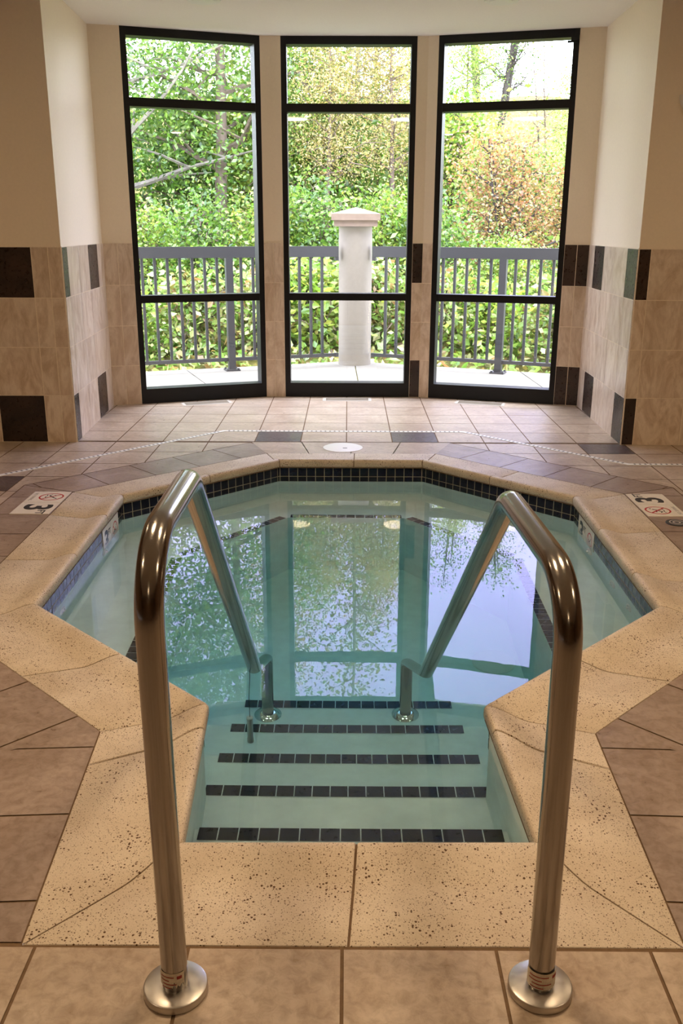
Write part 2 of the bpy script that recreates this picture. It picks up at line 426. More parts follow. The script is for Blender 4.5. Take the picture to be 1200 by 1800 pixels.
CL, CR = (-1.787, 5.93), (1.80, 5.92)          # outer corners of the alcove
IL, IR = (-1.865, 7.235), (1.842, 7.295)       # inner corners
W1 = ((-1.648, 7.292), (-.676, 7.651)); W2 = ((-.519, 7.655), (.514, 7.655)); W3 = ((.674, 7.631), (1.661, 7.346))
rows14 = lambda *c: {(k, r) for k in c for r in (0, 3)}
wl = wall('wall_left_front', [CL, (CL[0]-.03, 6.12), (XL-.2, 6.12), (XL-.2, 5.93)])
wall_tiles((XL, 5.93), CL, [.225]+[.3]*8+[.105]*2, wl, rows14(8, 6))
wr = wall('wall_right_front', [CR, (XR+.2, 5.92), (XR+.2, 6.12), (CR[0]+.03, 6.12)])
wall_tiles(CR, (XR, 5.92), [.075]+[.305]*10, wr, rows14(0))
# (the tile facing sits on the room side)
wal = wall('wall_left_alcove', [CL, IL, (IL[0]-.2, IL[1]+.05), (CL[0]-.03-.17, 6.12), (CL[0]-.03, 6.12)])
wall_tiles(CL, IL, [.13, .315, .315, .315, .25], wal, rows14(0, 3))
war = wall('wall_right_alcove', [CR, (CR[0]+.03, 6.12), (CR[0]+.2, 6.12), (IR[0]+.2, IR[1]+.05), IR])
wall_tiles(IR, CR, [.20, .30, .315, .315, .30], war, rows14(1, 4))
def pier(name, pts, tiles):
    back = [(p[0], p[1]+.17) for p in reversed(pts)]
    o = wall(name, list(pts)+back)
    for (p, q, cols, dk) in tiles: wall_tiles(p, q, cols, o, dk)
    return o
pier('wall_back_left', [IL, W1[0]], [(IL, W1[0], [.11, .14], set())])
pier('wall_back_left_pier', [W1[1], (-.60, 7.655), W2[0]], [(W1[1], (-.60, 7.655), [.09], set()), ((-.60, 7.655), W2[0], [.09], set())])
pier('wall_back_right_pier', [W2[1], (.598, 7.655), W3[0]], [(W2[1], (.598, 7.655), [.09], rows14(0)), ((.598, 7.655), W3[0], [.09], set())])
pier('wall_back_right', [W3[1], IR], [(W3[1], IR, [.095, .11], rows14(0, 1))])
wall('wall_left', [(XL-.2, YB-.2), (XL, YB-.2), (XL, 5.93), (XL-.2, 5.93)], m='wall_dimmed')
wall('wall_right', [(XR, YB-.2), (XR+.2, YB-.2), (XR+.2, 5.92), (XR, 5.92)], m='wall_dimmed')
wall('wall_rear', [(XL, YB-.2), (XR, YB-.2), (XR, YB), (XL, YB)], m='wall_dimmed')
cm = MB(); cm.prism([(XL-.2, YB-.2), (XR+.2, YB-.2), (XR+.2, 6.12), (XL-.2, 6.12)], CEIL, CEIL+.2)
cm.prism([(-2.1, 6.12), (2.1, 6.12), (2.1, 7.52), (.7, 7.88), (-.7, 7.88), (-2.1, 7.45)], CEIL, CEIL+.2)
struct(cm.build('ceiling', M['ceiling']))

# ------------------------------------------------------------------ windows
def window(name, a, b):
    root = struct(empty(name, ((a[0]+b[0])/2, (a[1]+b[1])/2, 0)))
    o = Vector(((a[0]+b[0])/2, (a[1]+b[1])/2)); th = math.atan2(b[1]-a[1], b[0]-a[0]); root.rotation_euler.z = th
    L = math.hypot(b[0]-a[0], b[1]-a[1])/2
    st = .043; D = .12; f = MB()
    f.box((-L, 0, 0), (-L+st, D, CEIL)); f.box((L-st, 0, 0), (L, D, CEIL))
    f.box((-L+st, 0, 2.678), (L-st, D, CEIL)); f.box((-L+st, 0, 0), (L-st, D, .116))
    f.build('window_frame', M['black_metal'], root)
    for z0, z1 in ((2.207, 2.267), (.790, .846)):
        m = MB(); m.box((-L+st, .004, z0), (L-st, D-.004, z1)); m.build('window_rail', M['black_metal'], root)
    for z0, z1 in ((.116, .790), (.846, 2.207), (2.267, 2.678)):
        m = MB(); m.box((-L+st, .066, z0), (L-st, .074, z1)); m.build('window_pane', M['glass'], root)
    return root
window('window_1', *W1); window('window_2', *W2); w3 = window('window_3', *W3)
m = MB(); m.box((.455, -.02, 2.655), (.51, 0, 2.69)); m.box((.43, -.012, 2.64), (.5, -.004, 2.655)); m.build('window_closer', M['black_metal'], w3)

# ------------------------------------------------------------------ balcony
RL0, RL1 = (-.105, 9.545), (-2.62, 8.62)
RR0, RR1 = (.250, 9.545), (2.62, 8.59)
slab = [(-3.1, 7.45), (-.7, 7.76), (.7, 7.76), (3.1, 7.50), (3.1, 8.58), (.62, 9.60), (.0, 9.86), (-.55, 9.60), (-3.1, 8.62)]
bm_ = MB()
def slab_cut():
    cuts = [((-1.62, 9.2), (-1.30, 8.35)), ((.078, 9.5), (.10, 8.4)), ((1.72, 9.0), (1.75, 8.2))]
    ps = [slab]
    for (a, b) in cuts:
        d = Vector((b[0]-a[0], b[1]-a[1])).normalized(); n = (d.y, -d.x); new = []
        for p in ps:
            for sg in (1, -1):
                c = clip(p, (a[0]-sg*n[0]*.005, a[1]-sg*n[1]*.005), (sg*n[0], sg*n[1]))
                if len(c) > 2: new.append(c)
        ps = new
    return ps
for p in slab_cut(): bm_.prism(p, -.10, -.008)
bm_.prism(offset(slab, -.002), -.24, -.02, 1)
struct(bm_.build('balcony_floor', [M['concrete'], M['soil']]))

def railing(p0, p1, post_at, label):
    root = empty('balcony_railing', (p0[0], p0[1], 0), math.atan2(p1[1]-p0[1], p1[0]-p0[0]))
    tag(root, label, 'railing', 'railings along the balcony edge')
    L = math.hypot(p1[0]-p0[0], p1[1]-p0[1]); z0 = -.008
    m = MB(); m.box((0, -.03, 1.075), (L, .03, 1.178)); m.build('top_rail', M['rail'], root)
    m = MB(); m.box((0, -.018, .085), (L, .018, .118)); m.build('bottom_rail', M['rail'], root)
    for s in post_at:
        m = MB(); m.box((s-.034, -.034, z0), (s+.034, .034, 1.085)); po = m.build('post', M['rail'], root)
        m = MB(); m.box((s-.07, -.07, z0), (s+.07, .07, z0+.014))
        for a in (-1, 1):
            for b in (-1, 1): m.lathe([(.011, 0), (.011, .014)], (s+a*.054, b*.054, z0+.012), 8)
        m.build('base_plate', M['rail'], po)
    s0 = post_at[0]; d = .1185; k = -int(s0/d)
    while s0+k*d < L-.03:
        s = s0+k*d; k += 1
        if s < .05 or any(abs(s-q) < .05 for q in post_at): continue
        m = MB(); m.box((s-.0125, -.0125, .1), (s+.0125, .0125, 1.09)); m.build('baluster', M['rail'], root)
    for z in (1.06, .10):
        m = MB(); m.box((-.004, -.022, z-.02), (.03, .022, z+.02)); m.build('wall_bracket', M['rail'], root)
railing(RL0, RL1, [1.115, 2.60], 'dark grey metal railing section running left from the round pillar outside')
railing(RR0, RR1, [1.325, 2.50], 'dark grey metal railing section running right from the round pillar outside')

pil = empty('balcony_pillar', (.073, 9.66, -.008))
tag(pil, 'round pale stucco pillar with a square stone cap outside the middle window', 'pillar')
m = MB(); m.lathe([(.168, 0), (.168, 1.38)], n=48); m.build('shaft', M['stucco'], pil, 40)
m = MB()
m.box((-.215, -.215, 1.375), (.215, .215, 1.435)); m.box((-.24, -.24, 1.433), (.24, .24, 1.495))
m.mesh([(-.24,-.24,1.495),(.24,-.24,1.495),(.24,.24,1.495),(-.24,.24,1.495),(0,0,1.558)], [(0,1,4),(1,2,4),(2,3,4),(3,0,4)])
m.build('cap', M['capstone'], pil)

# ------------------------------------------------------------------ hot tub basin
tub = empty('hot_tub', (0, 0, 0)); tag(tub, 'sunken octagonal hot tub with pale plaster basin and entry steps', 'hot tub')
m = MB(); n = len(WALLP)
for i in range(n):
    a, b = WALLP[i], WALLP[(i+1) % n]
    m.poly([(a[0],a[1],-.02), (a[0],a[1],FLOORZ), (b[0],b[1],FLOORZ), (b[0],b[1],-.02)])
m.poly([(x, y, FLOORZ) for x, y in WALLP])
m.build('basin', M['plaster'], tub)
# bench
O8 = [WALLP[i] for i in (2,3,4,5,6,7,8,9)]
Q8 = [(.53, 2.86), (.805, 3.13), (.815, 4.29), (.32, 4.90), (-.33, 4.90), (-.815, 4.28), (-.80, 3.13), (-.53, 2.86)]
m = MB()
for i in range(7):
    a, b, c, d = O8[i], O8[i+1], Q8[i+1], Q8[i]
    m.poly([(d[0],d[1],BENCHZ), (a[0],a[1],BENCHZ), (b[0],b[1],BENCHZ), (c[0],c[1],BENCHZ)])
    m.poly([(d[0],d[1],BENCHZ), (c[0],c[1],BENCHZ), (c[0],c[1],FLOORZ), (d[0],d[1],FLOORZ)])
for a, d in ((O8[0], Q8[0]), (O8[7], Q8[7])):
    m.poly([(a[0],a[1],BENCHZ), (d[0],d[1],BENCHZ), (d[0],d[1],FLOORZ), (a[0],a[1],FLOORZ)])
bench = m.build('bench', M['plaster'], tub)
def tile_strip(mb, p, q, z, wd=.052, pitch=.0535, side=1, m=0, shorten=0):
    d = Vector((q[0]-p[0], q[1]-p[1])); L = d.length; d.normalize(); nn = Vector((-d.y, d.x))*side
    k = max(1, int(round((L-2*shorten)/pitch))); pt = (L-2*shorten)/k
    for i in range(k):
        a = Vector(p)+d*(shorten+pt*i+.0017); b = Vector(p)+d*(shorten+pt*(i+1)-.0017)
        c, e = b+nn*wd, a+nn*wd
        mb.mesh([(a.x,a.y,z),(b.x,b.y,z),(c.x,c.y,z),(e.x,e.y,z)], [(0,1,2,3)] if side > 0 else [(3,2,1,0)], m)
m = MB()
for i in range(1, 6): tile_strip(m, Q8[i+1], Q8[i], BENCHZ+.003, side=1, shorten=.012)
for i in (0, 6): tile_strip(m, Q8[i+1], Q8[i], BENCHZ+.003, side=1, shorten=.03)
m.build('nosing_tiles', M['black'], bench)
# steps
STEPS = [(2.104, -.274), (2.438, -.452), (2.747, -.622), (3.074, -.797), (3.41, -.994)]
y0 = 1.75; prev = -.02
def rounded_step(y0, y1, x0, x1, zt, zb):
    mb = MB(); r = .022; prof = [(y0, zb), (y0, zt)]
    for k in range(5):
        a = math.pi/2*k/4; prof.append((y1-r+r*math.sin(a), zt-r+r*math.cos(a)))
    prof.append((y1, zb)); nn = len(prof)
    mb.mesh([(x0, y, z) for y, z in prof]+[(x1, y, z) for y, z in prof],
            [tuple(range(nn)), tuple(range(2*nn-1, nn-1, -1))]+[(i, nn+i, nn+(i+1)%nn, (i+1)%nn) for i in range(nn)])
    return mb
for i, (Y, z) in enumerate(STEPS):
    hw = [.48, .50, .54, .55, .56][i]; xa, xb = [(-.398, .427), (-.432, .448), (-.436, .458), (-.436, .446), (-.420, .440)][i]
    y1 = Y+.03
    st = rounded_step(y0, y1, -hw+.02, hw+.02, z, FLOORZ-.01).build('entry_step', M['plaster'], tub, 50)
    mb = MB(); tile_strip(mb, (xa, Y-.027), (xb, Y-.027), z+.003, side=1); mb.build('nosing_tiles', M['black'], st)
    y0 = y1
# waterline tiles
for i in range(2, 9):
    a, b = WALLP[i], WALLP[(i+1) % n]
    d = Vector((b[0]-a[0], b[1]-a[1])); L = d.length; d.normalize(); nn = Vector((-d.y, d.x))
    mb = MB(); e0, e1 = .0015, .004
    def pt(s, z, e): return (a[0]+d.x*s+nn.x*e, a[1]+d.y*s+nn.y*e, z)
    mb.poly([pt(0,-.135,e0), pt(L,-.135,e0), pt(L,-.02,e0), pt(0,-.02,e0)], 1)
    k = max(1, int(L/.0535)); o = (L-k*.0535)/2
    edges = [0]+[o+.0535*j for j in range(k+1)]+[L]
    for s0, s1 in zip(edges[:-1], edges[1:]):
        if s1-s0 < .008: continue
        for z0, z1 in ((-.076, -.026), (-.1295, -.0795)):
            if i == 7 and .10 < L-s1+.02 and False: continue
            mb.poly([pt(s0+.0018,z0,e1), pt(s1-.0018,z0,e1), pt(s1-.0018,z1,e1), pt(s0+.0018,z1,e1)], 0)
    mb.build('waterline_tiles', [M['navy'], M['pgrout']], tub)
# jets
def jet(x, y, z, ang):
    mb = MB(); mb.lathe([(.038, 0), (.038, .006), (.030, .012), (.018, .013), (.016, .004), (.009, .004), (.009, .02), (.004, .022)], n=24)
    o = mb.build('water_jet', M['white'], tub, 40)
    o.matrix_world = Matrix.Translation((x, y, z)) @ Matrix.Rotation(ang, 4, 'Z') @ Matrix.Rotation(R(90), 4, 'Y')
for y, s in ((4.20, -1), (3.50, -1)): jet(-1.182, y, -.235, 0)
for y in (4.24, 3.82, 3.56): jet(1.192, y, -.235, R(180))
jet(.87, 4.937, -.235, R(-135)); jet(-.85, 4.92, -.235, R(-45))
mb = MB(); mb.lathe([(.10, 0), (.10, .012), (.085, .022), (.03, .026)], (.69, 3.9, FLOORZ), 32); mb.build('main_drain', M['white'], tub, 40)

# waterline depth markers on the two side walls (part of the tub's tiling)
FONT = None
def text(body, size, parent, mat, loc, rot, bold=0.0, sx=1.0, name='lettering'):
    c = bpy.data.curves.new(name, 'FONT'); c.body = body; c.size = size; c.align_x = 'CENTER'; c.align_y = 'CENTER'
    c.offset = bold; c.extrude = .0003; c.materials.append(mat)
    tmp = bpy.data.objects.new(name, c); me = bpy.data.meshes.new_from_object(tmp); bpy.data.objects.remove(tmp)
    o = bpy.data.objects.new(name, me); COL.objects.link(o); o.parent = parent; o.location = loc; o.rotation_euler = rot; o.scale = (sx, 1, 1)
    return o
def strokes(mb, pts, wd, z):
    for a, b in zip(pts[:-1], pts[1:]):
        d = Vector((b[0]-a[0], b[1]-a[1])); d.normalize(); nn = Vector((-d.y, d.x))*wd/2
        mb.poly([(a[0]-nn.x, a[1]-nn.y, z), (b[0]-nn.x, b[1]-nn.y, z), (b[0]+nn.x, b[1]+nn.y, z), (a[0]+nn.x, a[1]+nn.y, z)])
def ring(mb, c, r0, r1, z, n=40):
    for i in range(n):
        a, b = 2*math.pi*i/n, 2*math.pi*(i+1)/n
        mb.poly([(c[0]+r0*math.cos(a), c[1]+r0*math.sin(a), z), (c[0]+r1*math.cos(a), c[1]+r1*math.sin(a), z),
                 (c[0]+r1*math.cos(b), c[1]+r1*math.sin(b), z), (c[0]+r0*math.cos(b), c[1]+r0*math.sin(b), z)])
def no_diving(parent, s, small=False):
    """sign face in the XY plane of the parent, s = tile size, centred on the origin"""
    z = .0042
    cy = .10*s if not small else 0
    mb = MB(); ring(mb, (0, cy), .285*s, .33*s, z); strokes(mb, [(-.21*s, cy+.21*s), (.21*s, cy-.21*s)], .045*s, z+.0003); mb.build('prohibition_ring', M['red'], parent)
    mb = MB(); q = lambda L: [(x*s, y*s+cy) for x, y in L]
    strokes(mb, q([(-.12, -.08), (.02, .03), (.10, .12)]), .045*s, z+.0001); strokes(mb, q([(.02, .03), (-.16, .08)]), .03*s, z+.0001)
    strokes(mb, q([(-.12, -.08), (-.20, -.02)]), .03*s, z+.0001); ring(mb, (.15*s, .16*s+cy), 0.001, .03*s, z+.0001, 14)
    strokes(mb, q([(-.2, -.16), (-.1, -.13), (0, -.16), (.1, -.13), (.2, -.16)]), .02*s, z+.0001)
    mb.build('diver_pictogram', M['ink'], parent)
    if not small: text('NO DIVING', .135*s, parent, M['grey_ink'], (0, -.385*s, z), (0, 0, 0))
def three_ft(parent, s):
    z = .0042
    text('3', .98*s, parent, M['ink'], (-.08*s, .0, z), (0, 0, 0), .026*s, 1.15)
    text('FT', .30*s, parent, M['ink'], (.34*s, .22*s, z), (0, 0, 0), .006*s)
def plate(name, s0, s1, parent, loc, mat='sign'):
    mb = MB(); mb.box((-s0/2, -s1/2, 0), (s0/2, s1/2, .004)); o = mb.build(name, M[mat], parent); o.location = loc; return o
def floor_sign(cx, cy, ang, label):
    root = empty('depth_marker', (cx, cy, 0), ang); tag(root, label, 'depth marker', 'depth markers set in the deck')
    s = .196
    a = plate('warning_tile', s, s, root, (-.1, 0, -.0022)); no_diving(a, s)
    b = plate('depth_tile', s, s, root, (.1, 0, -.0022)); three_ft(b, s)
floor_sign(-1.577, 4.535, R(-90), 'white ceramic 3 FT and no diving marker in the deck left of the hot tub')
floor_sign(1.592, 4.548, R(90), 'white ceramic 3 FT and no diving marker in the deck right of the hot tub')
def wall_sign(x, yc, ang):
    root = empty('waterline_marker', (x, yc, -.106), 0, tub); root.rotation_euler = (R(90), 0, ang)
    s = .15
    a = plate('depth_tile', s, s, root, (-.077, 0, .003)); three_ft(a, s*.92)
    b = plate('warning_tile', s, s, root, (.077, 0, .003)); no_diving(b, s, True)
wall_sign(-1.1800, 4.33, R(90))
wall_sign(1.1930, 4.33, R(-90))

# ------------------------------------------------------------------ coping stones
cop = empty('pool_coping', (0, 0, 0)); tag(cop, 'pitted cream cast stone coping around the rim of the hot tub', 'coping')
PROF = [(0,-.05),(0,-.0018),(.005,.0),(.40,.0),(.58,.0005),(.64,.003),(.71,.0095),(.79,.0185),(.86,.0255),(.92,.0292),(.96,.0298),(.985,.026),(.998,.018),(1.0,.006),(.997,-.006),(.985,-.016),(.96,-.0215),(.92,-.023),(.86,-.023),(.86,-.05)]
def stone(o0, o1, i0, i1, gap0, gap1):
    def side(o, i): return [(*lerp(o, i, t), z) for t, z in PROF]
    dv = Vector((o1[0]-o0[0], o1[1]-o0[1])).normalized()*.0028
    o0, i0 = (o0[0]+dv.x, o0[1]+dv.y), (i0[0]+dv.x, i0[1]+dv.y); o1, i1 = (o1[0]-dv.x, o1[1]-dv.y), (i1[0]-dv.x, i1[1]-dv.y)
    mb = MB(); k = len(PROF); secs = [side(lerp(o0, o1, s), lerp(i0, i1, s)) for s in (0, .01, .5, .99, 1)]
    # small eased ends
    ea = []
    for q, sec in enumerate(secs):
        if q in (0, 4): sec = [(x, y, z-.0022 if 1 < j < k-4 else z) for j, (x, y, z) in enumerate(sec)]
        ea.append(sec)
    vs = [p for s_ in ea for p in s_]
    fs = [(a*k+j, a*k+(j+1) % k, (a+1)*k+(j+1) % k, (a+1)*k+j) for a in range(4) for j in range(k)]
    fs += [tuple(range(k-1, -1, -1)), tuple(range(4*k, 5*k))]
    mb.mesh(vs, fs); mb.build('coping_stone', M['stone'], cop, 45)
JO = {0: [.493], 1: [.78], 2: [.42], 3: [.24, .63], 4: [.52], 5: [.48], 6: [.48], 7: [.24, .62], 8: [.56], 9: [.21]}
for e in range(10):
    o0, o1, i0, i1 = OUT[e], OUT[(e+1) % 10], LIP[e], LIP[(e+1) % 10]
    ts = [0]+JO[e]+[1]
    for a, b in zip(ts[:-1], ts[1:]): stone(lerp(o0, o1, a), lerp(o0, o1, b), lerp(i0, i1, a), lerp(i0, i1, b), 0, 0)
mb = MB()
for e in range(10):
    o0, o1, i0, i1 = OUT[e], OUT[(e+1) % 10], LIP[e], LIP[(e+1) % 10]
    for t0, t1, z0, z1 in ((-.06, .4, -.006, -.006), (.4, .64, -.006, -.004), (.64, .79, -.004, .0105), (.79, .93, .0105, .022), (.93, .983, .022, .0215), (.983, .985, .0215, -.0215), (.985, .86, -.0215, -.0245)):
        mb.poly([(*lerp(o0, i0, t0), z0), (*lerp(o0, i0, t1), z1), (*lerp(o1, i1, t1), z1), (*lerp(o1, i1, t0), z0)])
mb.build('mortar_bed', M['floor_grout'], cop)

# ------------------------------------------------------------------ water
mb = MB(); mb.prism(offset(WALLP, .06), FLOORZ-.1, WATER)
tag(mb.build('pool_water', M['water']), 'still clear greenish water filling the hot tub', 'water', kind='stuff')

# ------------------------------------------------------------------ handrails
def fillet(pts, rads, seg=10):
    pts = [Vector(p) for p in pts]; out = [pts[0]]
    for i in range(1, len(pts)-1):
        a, b, c = pts[i-1], pts[i], pts[i+1]; u = (a-b).normalized(); v_ = (c-b).normalized()
        th = u.angle(v_); r = rads[i-1]; tl = r/math.tan(th/2)
        p0, p1 = b+u*tl, b+v_*tl; cen = b+(u+v_).normalized()*(r/math.sin(th/2))
        e0, e1 = p0-cen, p1-cen; ang = e0.angle(e1)
        for k in range(seg+1):
            s = k/seg; out.append(cen+(e0*math.sin((1-s)*ang)+e1*math.sin(s*ang))/math.sin(ang))
    out.append(pts[-1]); return out
def handrail(bx, by, ex, ey, prof, rads, label):
    root = empty('handrail', (bx, by, 0)); tag(root, label, 'handrail', 'handrails at the hot tub steps')
    L = ey-by
    f = lambda y, z: (bx*0+(ex-bx)*(y-by)/L, y-by, z)
    path = fillet([f(y, z) for y, z in prof], rads, 14); dense = []
    for a, b in zip(path[:-1], path[1:]):
        k = max(1, int((b-a).length/.05)); dense += [a.lerp(b, q/k) for q in range(k)]
    dense.append(path[-1])
    mb = MB(); mb.tube(dense, .0242, 36); mb.build('rail_tube', M['steel'], root, 60)
    mb = MB(); mb.lathe([(.058, 0), (.0595, .002), (.0595, .013), (.0585, .0155), (.056, .017), (.032, .0185), (.0285, .0185)], n=64); mb.build('floor_flange', M['satin'], root, 35)
    mb = MB(); e = f(ey, STEPS[4][1]); mb.lathe([(.056, 0), (.056, .004), (.045, .012), (.028, .02), (.0245, .02)], e, 40); mb.build('underwater_flange', M['chrome'], root, 35)
    return root
def sticker(root, a0, a1, z0, z1, torn=False):
    def patch(mb, a0, a1, z0, z1, r, n=16, rag=0):
        rnd = random.Random(5); hi = [z1]*(n+1); lo = [z0+(rnd.random()*rag if i > n*.6 else rnd.random()*rag*.3) for i in range(n+1)]
        for i in range(n):
            t0, t1 = a0+(a1-a0)*i/n, a0+(a1-a0)*(i+1)/n
            mb.poly([(r*math.cos(t0), r*math.sin(t0), lo[i]), (r*math.cos(t1), r*math.sin(t1), lo[i+1]), (r*math.cos(t1), r*math.sin(t1), hi[i+1]), (r*math.cos(t0), r*math.sin(t0), hi[i])])
    mb = MB(); patch(mb, a0, a1, z0, z1, (.0264), 16, .02 if torn else .0)
    o = mb.build('warning_sticker', M['sticker'], root)
    mb = MB(); da = a1-a0
    for k, (s0, s1) in enumerate(((.12, .62), (.1, .45), (.2, .7), (.15, .5))):
        zz = z1-.007-.008*k; patch(mb, a0+da*s0, a0+da*s1, zz-.0022, zz, .0268, 8)
    patch(mb, a0+da*.72, a0+da*.9, z1-.013, z1-.006, .0268, 4)
    mb.build('sticker_print', M['sticker_red'], o)
r1 = handrail(-.316, 1.376, -.318, 3.335, [(1.376, 0), (1.350, .886), (1.775, .886), (3.335, -.502), (3.335, -.994)], [.135, .085, .085], 'brushed stainless steel handrail on the left side of the hot tub steps')
r2h = handrail(.367, 1.384, .243, 3.342, [(1.384, 0), (1.390, .815), (1.836, .828), (3.342, -.541), (3.342, -.994)], [.12, .085, .085], 'brushed stainless steel handrail on the right side of the hot tub steps')
sticker(r1, R(205), R(322), .026, .062, True)
sticker(r2h, R(186), R(352), .024, .060)

# pool thermometer on a cord
th = empty('pool_thermometer', (-.33, 2.803, -.575)); tag(th, 'small tube thermometer hanging on a cord in the water by the left handrail', 'thermometer')
mb = MB(); mb.lathe([(.008, 0), (.0115, .004), (.0115, .03), (.0105, .034), (.0105, .165), (.0115, .167), (.0115, .175)], n=20); mb.build('body', M['satin'], th, 40)
mb = MB(); mb.lathe([(.0116, .174), (.0116, .181), (.009, .184)], n=20); mb.build('cap', M['white'], th, 40)
mb = MB(); mb.tube([(0, 0, .182), (-.001, .001, .33), (.003, .012, .50), (.008, .02, .53)], .0011, 6); mb.build('cord', M['ink'], th)

# ------------------------------------------------------------------ things set in the deck
def disc(name, label, cat, c, r, mats, slots=True):
    root = empty(name, c); tag(root, label, cat)
    mb = MB(); mb.lathe([(r, -.001), (r, .002), (r*.96, .004), (.01, .004)], n=48); mb.build('lid', mats[0], root, 40)
    return root
sk = disc('skimmer_lid', 'round white plastic skimmer lid in the deck behind the hot tub', 'lid', (-.028, 5.80, 0), .128, [M['white']])
mb = MB(); mb.box((.0, -.035, .0038), (.028, -.02, .0046)); mb.build('finger_hole', M['slot'], sk)
fd = disc('floor_drain', 'small round metal drain in the deck right of the hot tub', 'drain', (1.598, 4.245, 0), .052, [M['rail']])
mb = MB(); ring(mb, (0, 0), .030, .036, .0046, 24); ring(mb, (0, 0), .012, .02, .0046, 20)
mb.build('drain_grate', M['vent'], fd)
LINE = [(-2.9, 4.20), (-1.985, 5.065), (-.876, 6.285), (.814, 6.285), (1.70, 5.386), (4.0, 5.386)]
LINE = [(-3.6, 3.45), (-1.985, 5.07), (-.86, 6.285), (.81, 6.285), (1.70, 5.392), (4.2, 5.392)]
sd = empty('slot_drain', (0, 0, 0)); tag(sd, 'narrow white slot drain strip bending across the deck behind the hot tub', 'drain')
wdt = .034
mb = MB(); sl = MB()
def side_pts(off):
    out = []
    for i, p in enumerate(LINE):
        ns = []
        for a, b in ((i-1, i), (i, i+1)):
            if a < 0 or b >= len(LINE): continue
            d = Vector((LINE[b][0]-LINE[a][0], LINE[b][1]-LINE[a][1])).normalized(); ns.append(Vector((-d.y, d.x)))
        k = sum(ns, Vector((0, 0))); k = k*(off/k.dot(ns[0])) if len(ns) == 1 else k*(off/(k.dot(ns[0])))
        out.append((p[0]+k.x, p[1]+k.y))
    return out
sa, sb = side_pts(wdt/2), side_pts(-wdt/2)
for i in range(len(LINE)-1):
    q = [sb[i], sb[i+1], sa[i+1], sa[i]]; mb.prism(q, -.002, .0025)
    d = Vector((LINE[i+1][0]-LINE[i][0], LINE[i+1][1]-LINE[i][1])); L = d.length; d.normalize(); nn = Vector((-d.y, d.x)); s = .03
    while s < L-.03:
        a = Vector(LINE[i])+d*s; b = a+d*.012
        sl.poly([(a.x-nn.x*.011, a.y-nn.y*.011, .0029), (b.x-nn.x*.011, b.y-nn.y*.011, .0029), (b.x+nn.x*.011, b.y+nn.y*.011, .0029), (a.x+nn.x*.011, a.y+nn.y*.011, .0029)]); s += .032
mb.build('channel_cover', M['white'], sd); sl.build('drain_grating', M['slot'], sd)
for nm, (a, b), s in (('left', W1, -.02), ('middle', W2, .0), ('right', W3, -.06)):
    mx_, my_ = (a[0]+b[0])/2, (a[1]+b[1])/2; ang = math.atan2(b[1]-a[1], b[0]-a[0])
    nx, ny = math.sin(ang), -math.cos(ang)
    vr = empty('floor_vent', (mx_+nx*.125+s*math.cos(ang), my_+ny*.125+s*math.sin(ang), 0), ang)
    tag(vr, 'flat louvred floor vent in front of the %s window' % nm, 'vent', 'floor vents under the windows')
    mb = MB(); mb.box((-.20, -.075, -.002), (.20, .075, .002)); mb.build('vent_frame', M['vent'], vr)
    mb = MB()
    for k in range(9): mb.box((-.175, -.055+.0122*k, .002), (.175, -.055+.0122*k+.006, .0035))
    mb.build('vent_slats', M['vent_dark'], vr)

# wall sconce on the right front wall
sc = empty('wall_sconce', (2.115, 5.92, 2.04)); tag(sc, 'white opal glass wall sconce on the right front wall', 'sconce')
mb = MB(); prof = []
mb2 = MB(); vs = []; NA, NB = 16, 8
for j in range(NB+1):
    ph = math.pi/2*j/NB
    for i in range(NA+1):
        t_ = math.pi*i/NA; r_ = .165*math.sin(ph) if j else .004
        vs.append((r_*math.cos(t_), -r_*math.sin(t_)*.75, .075-.165*math.cos(ph)*.9))
mb.mesh(vs, [(j*(NA+1)+i, j*(NA+1)+i+1, (j+1)*(NA+1)+i+1, (j+1)*(NA+1)+i) for j in range(NB) for i in range(NA)])
mb.build('bowl', M['glass_white'], sc, 60)
mb = MB(); mb.box((-.05, -.02, -.06), (.05, 0, .06)); mb.build('back_plate', M['steel'], sc)

# ------------------------------------------------------------------ ceiling lamps of the pool room
S.cycles.sample_clamp_indirect = 20.0
for k, (x, y, watt, rad) in enumerate(LAMPS+SPARE_LAMPS):
    root = empty('ceiling_lamp', (x, y, CEIL))
    nm = {-2.2: 'rear', .9: 'middle', 2.3: 'centre', 3.9: 'front', 6.50: 'window'}[y]; sd_ = 'left' if x < -.3 else 'right' if x > .3 else 'centre'
    off = watt == 0
    tag(root, ('unlit white ceiling downlight, %s row, %s one, above the alcove' if off else 'round warm ceiling downlight, %s row, %s one, above the pool deck') % (nm, sd_), 'ceiling lamp', 'ceiling downlights')
    mb = MB(); mb.lathe([(rad, -.010), (rad+.03, -.010), (rad+.035, 0)], n=40); mb.build('trim_ring', M['white'], root, 40)
    mb = MB(); mb.lathe([(rad-.001, -.012), (rad-.001, -.006)], n=40); mb.build('lens', M['white' if off else 'lamp'], root, 40)
    if off: continue
    la = bpy.data.lights.new('lamp_light', 'AREA'); la.shape = 'DISK'; la.size = 2*rad; la.energy = watt; la.color = LAMP_COL
    lo = bpy.data.objects.new('lamp_light', la); COL.objects.link(lo); lo.parent = root; lo.location = (0, 0, -.02)

# daylight portals in the window openings
for (a, b) in (W1, W2, W3):
    ang = math.atan2(b[1]-a[1], b[0]-a[0])
    la = bpy.data.lights.new('window_portal', 'AREA'); la.shape = 'RECTANGLE'; la.size = 1.0; la.size_y = 2.6; la.cycles.is_portal = True
    lo = bpy.data.objects.new('window_portal', la); COL.objects.link(lo)
    lo.location = ((a[0]+b[0])/2-math.sin(ang)*.14, (a[1]+b[1])/2+math.cos(ang)*.14, 1.38)
    lo.rotation_euler = (R(-90), 0, ang)

